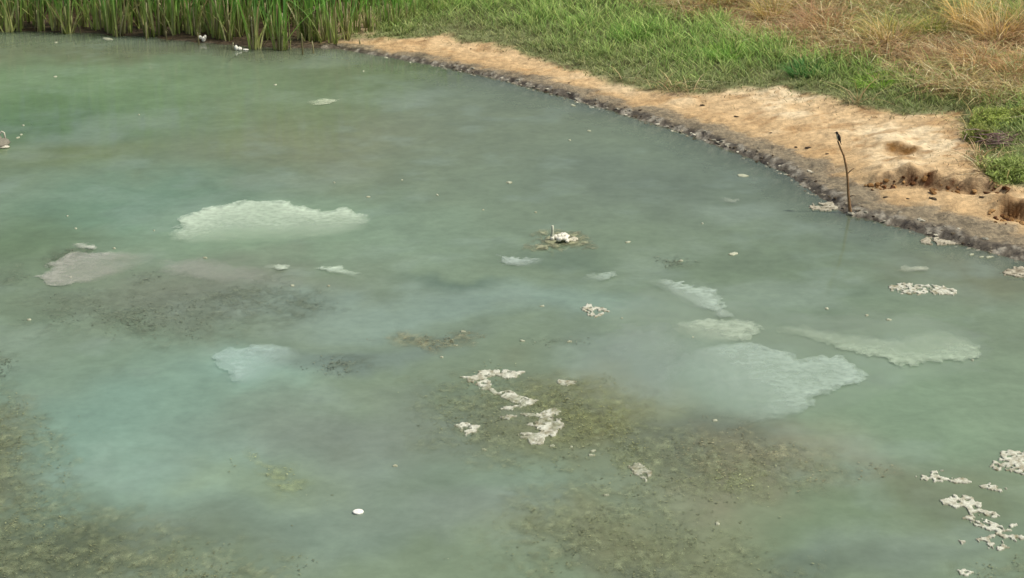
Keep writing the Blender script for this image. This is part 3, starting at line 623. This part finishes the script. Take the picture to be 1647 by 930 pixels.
obj('body', mesh_from('body', V, F, cb), M_feather, bird)
tube_obj('beak', [(-.026, 0, .090), (-.046, 0, .086)], [.0045, .001], (30, 26, 22), M_wood, bird, 6)
tube_obj('tail', [(.022, 0, .012), (.034, 0, -.02), (.042, 0, -.042)], [(.008, .010), (.005, .012), (.003, .012)], (34, 30, 28), M_feather, bird, 6)
for sgn in (-1, 1):
    tube_obj('wing', [(.004, sgn * .018, .058), (.018, sgn * .021, .03), (.030, sgn * .012, -.004)], [(.006, .012), (.008, .014), (.002, .006)], (28, 24, 24), M_feather, bird, 6)
    tube_obj('leg', [(.008, sgn * .007, .02), (.002, sgn * .006, .0), (0, sgn * .004, -.006)], [.002, .002, .0015], (60, 46, 34), M_wood, bird, 5)
    obj('eye', lump_mesh('eye', [((-.022, sgn * .010, .092), (.003, .003, .003))], (10, 10, 10), 3, 1), M_feather, bird)

# ------------------------------------------------------------------ crusted clods along the waterline (parts of the mud shore)
import bmesh
clods = []
for k in range(7):
    bm = bmesh.new(); bmesh.ops.create_icosphere(bm, subdivisions=1, radius=1)
    for v in bm.verts: v.co *= random.uniform(.65, 1.2); v.co.z *= .8
    me = bpy.data.meshes.new('clod'); bm.to_mesh(me); bm.free()
    n = len(me.vertices); a = me.attributes.new('Col', 'FLOAT_COLOR', 'POINT'); c = np.ones((n, 4), np.float32)
    base = [lin(168, 166, 148), lin(142, 136, 118), lin(104, 96, 80), lin(84, 74, 58), lin(196, 194, 174), lin(128, 120, 102), lin(66, 56, 44)][k]
    c[:, :3] = base * np.random.default_rng(k).uniform(.7, 1.25, (n, 1)); a.data.foreach_set('color', c.ravel()); me.materials.append(M_clod); clods.append(me)
i0, i1 = 9, 21; seg = SHORE[i0:i1 + 1]; ln = np.linalg.norm(np.diff(seg, axis=0), axis=1); cum = np.concatenate([[0], np.cumsum(ln)])
for k in range(280):
    t = cum[-1] * (k + random.random()) / 280; j = min(np.searchsorted(cum, t) - 1, len(ln) - 1); j = max(j, 0)
    d = (seg[j + 1] - seg[j]) / ln[j]; nrm = np.array([-d[1], d[0]]); p = seg[j] + d * (t - cum[j])
    wv = np.interp(p[0], [0, 2, 4, 7], [.12, .22, .3, .34])
    p = p + nrm * (abs(random.gauss(0, .55)) * wv - .08)
    if shore_sd(p[None])[0] < -.25: continue
    z = max(float(H_full(p[None])[0]), -.01)
    o = bpy.data.objects.new('mud_clod', clods[random.choice([0, 0, 0, 1, 1, 1, 2, 2, 3, 4, 4, 5, 5, 6])]); C.objects.link(o); o.parent = parts['mud_shore']
    r = random.uniform(.010, .024) * (1.3 if random.random() < .15 else 1); o.location = (p[0], p[1], z + r * .12); o.scale = (r * random.uniform(1, 2.0), r, r * random.uniform(.6, 1)); o.rotation_euler = (random.uniform(-.3, .3), random.uniform(-.3, .3), random.uniform(-.9, .9))
# dark soil crumbs on the sand
crumb_px = [(757, 79), (735, 103), (915, 134), (1130, 170), (1183, 188), (1240, 214), (1280, 236), (1300, 238), (1412, 300), (1330, 248), (1425, 318), (1460, 320), (1500, 320), (1580, 318)]
for (x, y), g in zip(crumb_px, ground_at(crumb_px)):
    o = bpy.data.objects.new('soil_crumb', clods[random.choice([3, 3, 2, 6])]); C.objects.link(o); o.parent = parts['sandy_bank']
    r = random.uniform(.014, .034); o.location = g + np.array([0, 0, r * .1]); o.scale = (r * random.uniform(1, 2.6), r, r * .7); o.rotation_euler = (0, 0, random.uniform(-.6, .6))

soil = []
for k in range(4):
    me = clods[k].copy(); me.name = 'soil_clod'; n_ = len(me.vertices); c = np.ones((n_, 4), np.float32); c[:, :3] = [lin(150, 114, 70), lin(116, 80, 48), lin(92, 62, 40), lin(176, 140, 92)][k] * np.random.default_rng(40 + k).uniform(.75, 1.2, (n_, 1))
    me.attributes['Col'].data.foreach_set('color', c.ravel()); soil.append(me)
for L, hs in (SCARPS[0], SCARPS[2]):
    for k in range(48):
        t = random.random() * (len(L) - 1); j = int(t); p = L[j] * (1 - t + j) + L[j + 1] * (t - j) + np.array([random.gauss(0, .03), -abs(random.gauss(.06, .13))])
        z = float(H_full(p[None])[0]); r = random.uniform(.012, .04)
        o = bpy.data.objects.new('soil_clod', random.choice(soil)); C.objects.link(o); o.parent = parts['sandy_bank']
        o.location = (p[0], p[1], z + r * .2); o.scale = (r * random.uniform(1, 1.8), r, r * random.uniform(.8, 1.2)); o.rotation_euler = (random.uniform(-.5, .5), random.uniform(-.5, .5), random.uniform(0, 6))

# ------------------------------------------------------------------ blades
def blades(P3, length, width, lean, c_base, c_tip, segs=3, droop=.5, az=None):
    n = len(P3); a = rng.uniform(0, 2 * np.pi, n) if az is None else az
    dirv = np.stack([np.cos(a), np.sin(a)], 1); fa = a + rng.uniform(-1.2, 1.2, n); sv = np.stack([-np.sin(fa), np.cos(fa)], 1)
    Vs = []; Cs = []
    for k in range(segs + 1):
        t = k / segs; out = lean * length * (t * .6 + droop * t * t); up = length * (t - .35 * droop * lean * t * t * 1.4)
        w = width * (1 - t) ** .6 * .5 if k < segs else width * .04
        c = P3.copy(); c[:, :2] += dirv * out[:, None]; c[:, 2] += up
        for sg in (-1, 1):
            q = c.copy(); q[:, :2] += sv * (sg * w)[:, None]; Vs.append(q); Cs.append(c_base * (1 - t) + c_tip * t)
    V = np.stack(Vs, 1).reshape(-1, 3); Cc = np.stack(Cs, 1).reshape(-1, 3); m = 2 * (segs + 1)
    base = (np.arange(n) * m)[:, None]
    F = np.concatenate([base + np.array([[2 * k, 2 * k + 1, 2 * k + 3, 2 * k + 2]]) for k in range(segs)], 0)
    return V, F, Cc
def pick(pal, n, jit=.22, gain=1.0):
    pal = np.array([lin(*p) for p in pal]) * gain; return pal[rng.integers(0, len(pal), n)] * rng.uniform(1 - jit, 1 + jit, n)[:, None]
def stuff(name, label, cat, chunks, mat=None):
    off = 0; Vs, Fs, Cs = [], [], []
    for V, F, c in chunks: Vs.append(V); Fs.append(F + off); Cs.append(c); off += len(V)
    return tag(obj(name, mesh_from(name, np.vstack(Vs), np.vstack(Fs), np.vstack(Cs)), mat or M_blade), label, cat, None, 'stuff')

# region of slope the picture can see (with a margin), sampled evenly over the ground
def sample_region(n, x0=-2.8, x1=11.0, y0=16, y1=37):
    P = np.column_stack([rng.uniform(x0, x1, n), rng.uniform(y0, y1, n)])
    P = P[np.abs(P[:, 0]) < P[:, 1] * .31 + .5]
    d = shore_sd(P); wob = .22 * fbm(P[:, 0] * 1.3, P[:, 1] * 1.3, 31, 4) + .12 * fbm(P[:, 0] * 5, P[:, 1] * 5, 33, 3)
    sS = sd_poly(P, SAND) + wob; sG = sd_poly(P, GREEN) + 1.5 * wob
    return P, d, sS, sG
P, d, sS, sG = sample_region(330000)
tuftn = fbm(P[:, 0] * 2.2, P[:, 1] * 2.2, 501, 3)
keep = (d > .25) & (sS < rng.normal(-.05, .10, len(P))) & (sG > rng.normal(0, .12, len(P))) & (rng.uniform(0, 1, len(P)) < .62 + .5 * tuftn)
p = P[keep]; e = np.clip(-sS[keep] / 1.1, .0, 1); tn = tuftn[keep]; n = len(p); z = H_full(p)
ln_ = (.05 + .17 * e * (1 + .5 * tn)) * rng.uniform(.6, 1.4, n)
lush = np.clip(e * 1.2 - .15 + .35 * tn, 0, 1)[:, None]
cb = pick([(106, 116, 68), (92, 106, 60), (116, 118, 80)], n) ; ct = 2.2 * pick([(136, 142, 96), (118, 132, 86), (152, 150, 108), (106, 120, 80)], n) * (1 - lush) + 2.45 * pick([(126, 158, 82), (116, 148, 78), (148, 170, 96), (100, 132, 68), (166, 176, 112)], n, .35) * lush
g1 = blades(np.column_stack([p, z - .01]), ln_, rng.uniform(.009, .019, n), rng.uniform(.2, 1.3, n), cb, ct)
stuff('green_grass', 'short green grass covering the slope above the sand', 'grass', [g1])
# dry grass above
P, d, sS, sG = sample_region(330000, x0=1.0, x1=12)
tuftn = fbm(P[:, 0] * 1.6, P[:, 1] * 1.6, 511, 3)
keep = (d > .5) & (sS < -.1) & (sG < rng.normal(.0, .12, len(P))) & (rng.uniform(0, 1, len(P)) < .55 + .5 * tuftn)
p = P[keep]; n = len(p); z = H_full(p); tn = tuftn[keep]
hue = fbm(p[:, 0] * .7, p[:, 1] * .7, 521, 3)[:, None]
ct = np.where(hue + rng.normal(0, .4, (n, 1)) > .35, pick([(138, 148, 74), (120, 136, 64), (156, 158, 88)], n), np.where(hue + rng.normal(0, .4, (n, 1)) < -.25, pick([(176, 128, 88), (158, 108, 74), (190, 148, 108)], n), pick([(206, 178, 118), (190, 158, 96), (222, 200, 148), (172, 142, 92)], n)))
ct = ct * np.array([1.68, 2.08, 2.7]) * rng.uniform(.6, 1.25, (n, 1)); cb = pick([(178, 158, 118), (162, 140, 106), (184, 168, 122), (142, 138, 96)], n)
ln_ = (.25 + .14 * tn) * rng.uniform(.5, 1.5, n)
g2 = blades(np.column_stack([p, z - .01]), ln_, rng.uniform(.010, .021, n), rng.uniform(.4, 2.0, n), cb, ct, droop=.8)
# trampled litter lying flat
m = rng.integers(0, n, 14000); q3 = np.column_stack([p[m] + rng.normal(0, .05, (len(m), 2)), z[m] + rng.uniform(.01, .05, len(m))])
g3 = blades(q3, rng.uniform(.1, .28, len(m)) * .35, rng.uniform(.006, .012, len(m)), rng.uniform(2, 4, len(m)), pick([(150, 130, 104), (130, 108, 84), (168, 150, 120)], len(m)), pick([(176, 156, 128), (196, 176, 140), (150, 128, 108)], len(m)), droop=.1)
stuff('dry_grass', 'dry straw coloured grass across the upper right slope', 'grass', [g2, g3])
# thin withered turf scattered over the sand's upper edge
P, d, sS, sG = sample_region(120000)
keep = (d > .8) & (sS > -.15) & (sS < .7) & (rng.uniform(0, 1, len(P)) < .6 * np.exp(-np.clip(sS, 0, 1) / .22) * (1 + fbm(P[:, 0] * 3, P[:, 1] * 3, 541, 3)))
p = P[keep]; n = len(p); z = H_full(p)
g4 = blades(np.column_stack([p, z - .004]), rng.uniform(.02, .07, n), rng.uniform(.006, .012, n), rng.uniform(.6, 2.2, n), pick([(110, 100, 66), (96, 92, 58)], n), pick([(140, 132, 94), (116, 120, 76), (170, 152, 112)], n))
stuff('withered_turf', 'thin withered turf fringing the upper edge of the sand', 'grass', [g4])

# ------------------------------------------------------------------ single plants on the slope
def tussock(px, label, n, h, spread, pal_b, pal_t, name='grass_tussock', group=None, lean=(.2, 1.2)):
    g = ground_at([px])[0]; o = tag(empty(name, g), label, 'tussock', group)
    a = rng.uniform(0, 2 * np.pi, n); r = spread * np.sqrt(rng.uniform(0, 1, n)); b = np.column_stack([np.cos(a) * r, np.sin(a) * r, np.full(n, -.02)])
    b[:, 2] += H_full(b[:, :2] + g[:2]) - g[2]
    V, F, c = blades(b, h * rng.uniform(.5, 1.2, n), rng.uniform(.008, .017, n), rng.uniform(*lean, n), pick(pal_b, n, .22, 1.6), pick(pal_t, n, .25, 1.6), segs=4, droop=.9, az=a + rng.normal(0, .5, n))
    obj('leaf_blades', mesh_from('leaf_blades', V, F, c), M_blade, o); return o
STRAW_B = [(134, 112, 66), (120, 96, 56)]; STRAW_T = [(216, 196, 142), (232, 216, 168), (196, 172, 118), (206, 184, 112)]
RUST_T = [(190, 150, 114), (174, 132, 100), (206, 172, 134)]; OLIVE_T = [(142, 150, 76), (166, 160, 80), (126, 138, 66)]; LIME_T = [(156, 190, 84), (140, 180, 74), (176, 204, 104)]
GREEN_B = [(70, 92, 40), (84, 104, 46)]; GREEN_T = [(104, 156, 62), (128, 172, 80), (88, 138, 54)]
tussock((1605, 62), 'pale straw tussock with arching blades at the top right', 260, .55, .22, STRAW_B, STRAW_T)
tussock((1430, 72), 'yellow straw tussock above the lime green tuft', 260, .5, .25, STRAW_B, STRAW_T + OLIVE_T)
tussock((1560, 42), 'golden tussock left of the pale straw one at top right', 220, .5, .22, STRAW_B, [(222, 196, 126), (206, 180, 112)])
tussock((1642, 40), 'green tussock at the top right corner', 200, .5, .2, GREEN_B, GREEN_T + OLIVE_T)
tussock((1330, 50), 'rust brown tussock at the left of the dry slope', 220, .4, .24, STRAW_B, RUST_T)
tussock((1245, 30), 'olive yellow tussock on the left end of the dry slope', 220, .42, .22, STRAW_B, OLIVE_T + STRAW_T)
tussock((1500, 55), 'dull green tussock between the two yellow tussocks', 160, .36, .16, GREEN_B, OLIVE_T)
tussock((1575, 105), 'rust and straw tussock in the middle of the right slope', 200, .32, .2, STRAW_B, RUST_T + STRAW_T)
tussock((1630, 120), 'reddish tussock at the right edge above the bushes', 200, .32, .2, STRAW_B, RUST_T)
tussock((1160, 8), 'yellow green tussock at the top edge over the green grass', 200, .45, .2, STRAW_B, OLIVE_T)
tussock((1412, 133), 'bright lime green tuft at the edge of the dry grass', 420, .14, .26, [(110, 150, 50)], LIME_T, lean=(.3, 1.6))
tussock((1170, 95), 'lush bright tussock in the green grass', 300, .26, .22, GREEN_B, GREEN_T + LIME_T)
tussock((1020, 62), 'lush green tussock left of the bright one in the grass', 300, .24, .25, GREEN_B, GREEN_T)
tussock((1300, 118), 'deep green tussock near the right end of the green grass', 300, .22, .26, [(50, 80, 40)], [(74, 128, 62), (96, 150, 80)])

def leafy_bush(px, label, r, h, n, pal, name='leafy_bush'):
    g = ground_at([px])[0]; o = tag(empty(name, g), label, 'bush')
    u = rng.normal(0, 1, (n, 3)); u /= np.linalg.norm(u, axis=1)[:, None]; rad = rng.uniform(.45, 1, n) ** .5
    lob = 1 + .75 * fbm(u[:, 0] * 2.5 + 5, u[:, 1] * 2.5 + u[:, 2] * 2, int(px[0]), 3)
    c = u * (rad * lob)[:, None] * np.array([r, r, h]); c[:, 2] = np.abs(c[:, 2]) * 1.0
    V, F, cc = frags(c[:, :2], pal, .013, 0, 0, .8, 1.5); V[:, 2] += np.repeat(c[:, 2], 4)
    V[:, 2] += np.repeat(H_full(c[:, :2] + g[:2]) - g[2], 4)
    obj('foliage', mesh_from('foliage', V, F, cc, smooth=False), M_blade, o)
    pv, pf, off = [], [], 0
    for k in range(9):
        a = random.uniform(0, 6.28); e = (math.cos(a) * r * .7, math.sin(a) * r * .7, h * random.uniform(.5, .9))
        v, f = tube([(0, 0, -.03), (e[0] * .4, e[1] * .4, e[2] * .6), e], [.008, .006, .003], 5); pv += v; pf += [tuple(i + off for i in q) for q in f]; off += len(v)
    obj('stem', mesh_from('stem', pv, pf, np.tile(lin(96, 84, 56), (len(pv), 1))), M_wood, o)
leafy_bush((1592, 196), 'low bright green bush at the right end of the sand', .27, .14, 4200, [(158, 172, 92), (168, 182, 104), (138, 150, 82), (120, 130, 72)])
leafy_bush((1618, 282), 'rounded green bush at the right edge above the eroded bank', .30, .17, 5200, [(142, 158, 90), (128, 146, 80), (154, 168, 102), (112, 126, 72)])
leafy_bush((1575, 222), 'olive bush hanging over the sand below the bright one', .18, .14, 1800, [(126, 138, 72), (108, 120, 62), (142, 146, 84)])
leafy_bush((1652, 190), 'olive yellow bush at the right edge beside the bright one', .2, .17, 2200, [(140, 146, 76), (120, 128, 66), (150, 150, 90)])
# twig heap
g = ground_at([(1606, 234)])[0]; o = tag(empty('twig_heap', g), 'heap of dead mauve grey twigs between the right hand bushes', 'twigs')
for k in range(60):
    a = random.gauss(0, .6); l = random.uniform(.12, .32); c = Vector((random.gauss(0, .13), random.gauss(0, .13), random.uniform(.02, .12))); d = Vector((math.cos(a), math.sin(a), random.uniform(-.2, .3))) * l * .5
    tube_obj('twig', [c - d, c + Vector((0, 0, .015)), c + d], [.005, .006, .003], random.choice([(150, 128, 122), (128, 104, 100), (168, 150, 136), (110, 92, 80)]), M_wood, o, 4)

# ------------------------------------------------------------------ reeds along the far shore
def reed_variant(k):
    r = np.random.default_rng(100 + k); n = int(r.integers(11, 17))
    a = r.uniform(0, 2 * np.pi, n); rad = .09 * np.sqrt(r.uniform(0, 1, n)); b = np.column_stack([np.cos(a) * rad, np.sin(a) * rad, np.full(n, -.06)])
    L = r.uniform(1.3, 2.3, n); lean = r.uniform(.02, .36, n) * np.where(r.uniform(0, 1, n) < .25, 2.2, 1)
    cb = pick([(170, 178, 112), (150, 164, 92), (184, 184, 130), (124, 144, 72)], n, .15, 1.35); ct = pick([(96, 142, 58), (112, 158, 66), (84, 128, 56), (130, 168, 80), (98, 146, 76)], n, .3, 1.7)
    dead = r.uniform(0, 1, n) < .2; ct[dead] = pick([(176, 160, 112), (150, 134, 92)], int(dead.sum())); L = np.where(dead, L * r.uniform(.3, .8, n), L); lean = np.where(dead, lean * 1.8 + .1, lean); ct = ct * r.uniform(.55, 1.1, (n, 1))
    V, F, c = blades(b, L, r.uniform(.018, .040, n), lean, cb, ct, segs=7, droop=.7)
    # colour turns green within the lowest third
    z = V[:, 2]; t = sstep(.05, .7, z)[:, None]; c = np.repeat(cb, 16, 0) * (1 - t) + np.repeat(ct, 16, 0) * t
    leaf = mesh_from('leaves', V, F, c)
    m = int(r.integers(3, 6)); pv, pf, pc, off = [], [], [], 0
    for j in range(m):
        x, y = r.normal(0, .05, 2); hh = r.uniform(.25, .75); lx = r.normal(0, .06)
        v, f = tube([(x, y, -.08), (x + lx * .4, y, hh * .5), (x + lx, y, hh)], [.013, .012, .009], 5); pv += v; pf += [tuple(i + off for i in q) for q in f]; off += len(v); pc += [lin(*[(168, 164, 118), (146, 140, 96), (180, 176, 136)][j % 3])] * len(v)
    stem = mesh_from('stems', pv, pf, np.array(pc)); return leaf, stem
variants = [reed_variant(k) for k in range(8)]
for v in variants: v[0].materials.append(M_reed); v[1].materials.append(M_reed)
line = on_plane([(-140, 46), (0, 50), (120, 52), (230, 60), (320, 68), (420, 76), (490, 82), (560, 70), (640, 60), (700, 48), (790, 22)])
seglen = np.linalg.norm(np.diff(line, axis=0), axis=1); cum = np.concatenate([[0], np.cumsum(seglen)])
NR = 80
FLOATS = [wpos((327, 68)), wpos((383, 81))]
for k in range(NR):
    t = cum[-1] * (k + random.uniform(.1, .9)) / NR; x = np.interp(t, cum, line[:, 0]); y = np.interp(t, cum, line[:, 1]) + random.uniform(-.15, .75)
    if any(abs(x - f_[0]) < .2 and y < f_[1] + .15 for f_ in FLOATS): y += .55
    sc = random.uniform(.85, 1.1) * (1.0 if x < -3 else np.interp(x, [-3, -1.6, -.3], [.95, .5, .22]))
    z = float(H_full(np.array([[x, y]]))[0]); z = max(z, -.05)
    o = tag(empty('reed_clump', (x, y, z)), 'short thin reed clump where the reed bed runs out onto the grassy slope' if x > -1.9 else 'green reed clump rooted at the sandy right end of the reed bed' if x > -3.2 else 'tall green reed clump with pale stalk bases in the front of the far reed bed', 'reeds', 'reed clumps at the front of the reed bed')
    o.rotation_euler = (0, 0, random.uniform(0, 6.28)); o.scale = (sc, sc, sc)
    lf, stm = variants[k % 8]
    obj('leaves', lf, None, o); obj('stems', stm, None, o)
# the mass behind
n = 9000
P = np.column_stack([rng.uniform(-13, -.3, n), rng.uniform(29.5, 35.5, n)]); yl = np.interp(P[:, 0], line[:, 0], line[:, 1]) + 1.1
P = P[(P[:, 1] > yl) & (P[:, 1] < yl + 4.5)]; n = len(P); z = np.maximum(H_full(P), -.02)
cb = pick([(96, 104, 56), (120, 124, 74), (80, 88, 46)], n); ct = pick([(84, 128, 50), (100, 148, 58), (112, 152, 68), (76, 116, 50)], n, .3, 1.6)
sc = np.interp(P[:, 0], [-3, -1.6, -.3], [1, .5, .2])
V, F, c = blades(np.column_stack([P, z - .02]), rng.uniform(1.3, 2.3, n) * sc, rng.uniform(.014, .028, n), rng.uniform(.02, .35, n), cb, ct, segs=5, droop=.7)
stuff('reed_bed', 'dense green reed bed standing behind the front clumps', 'reeds', [(V, F, c)], M_reed)
# broken stalks standing in the shallows in front of the reeds
for k, (x, y, h) in enumerate([(130, 54, 14), (70, 50, 18), (487, 88, 34), (505, 86, 20), (453, 82, 24), (402, 76, 22), (268, 66, 16), (235, 66, 30), (580, 76, 14), (320, 72, 20), (187, 60, 12)]):
    q = wpos((x, y)); s = scale_at((x, y))[0]; hh = h * s; l = random.uniform(-.03, .03)
    o = tube_obj('broken_stalk', [(0, 0, -.2), (l * .5, 0, hh * .5), (l, 0, hh)], [.014, .012, .008], random.choice([(170, 166, 124), (140, 136, 96)]), M_reed, None, 6)
    o.location = (q[0], q[1], 0); tag(o, 'short broken pale stalk standing in the shallows before the reeds', 'stalk', 'broken stalks before the reeds')
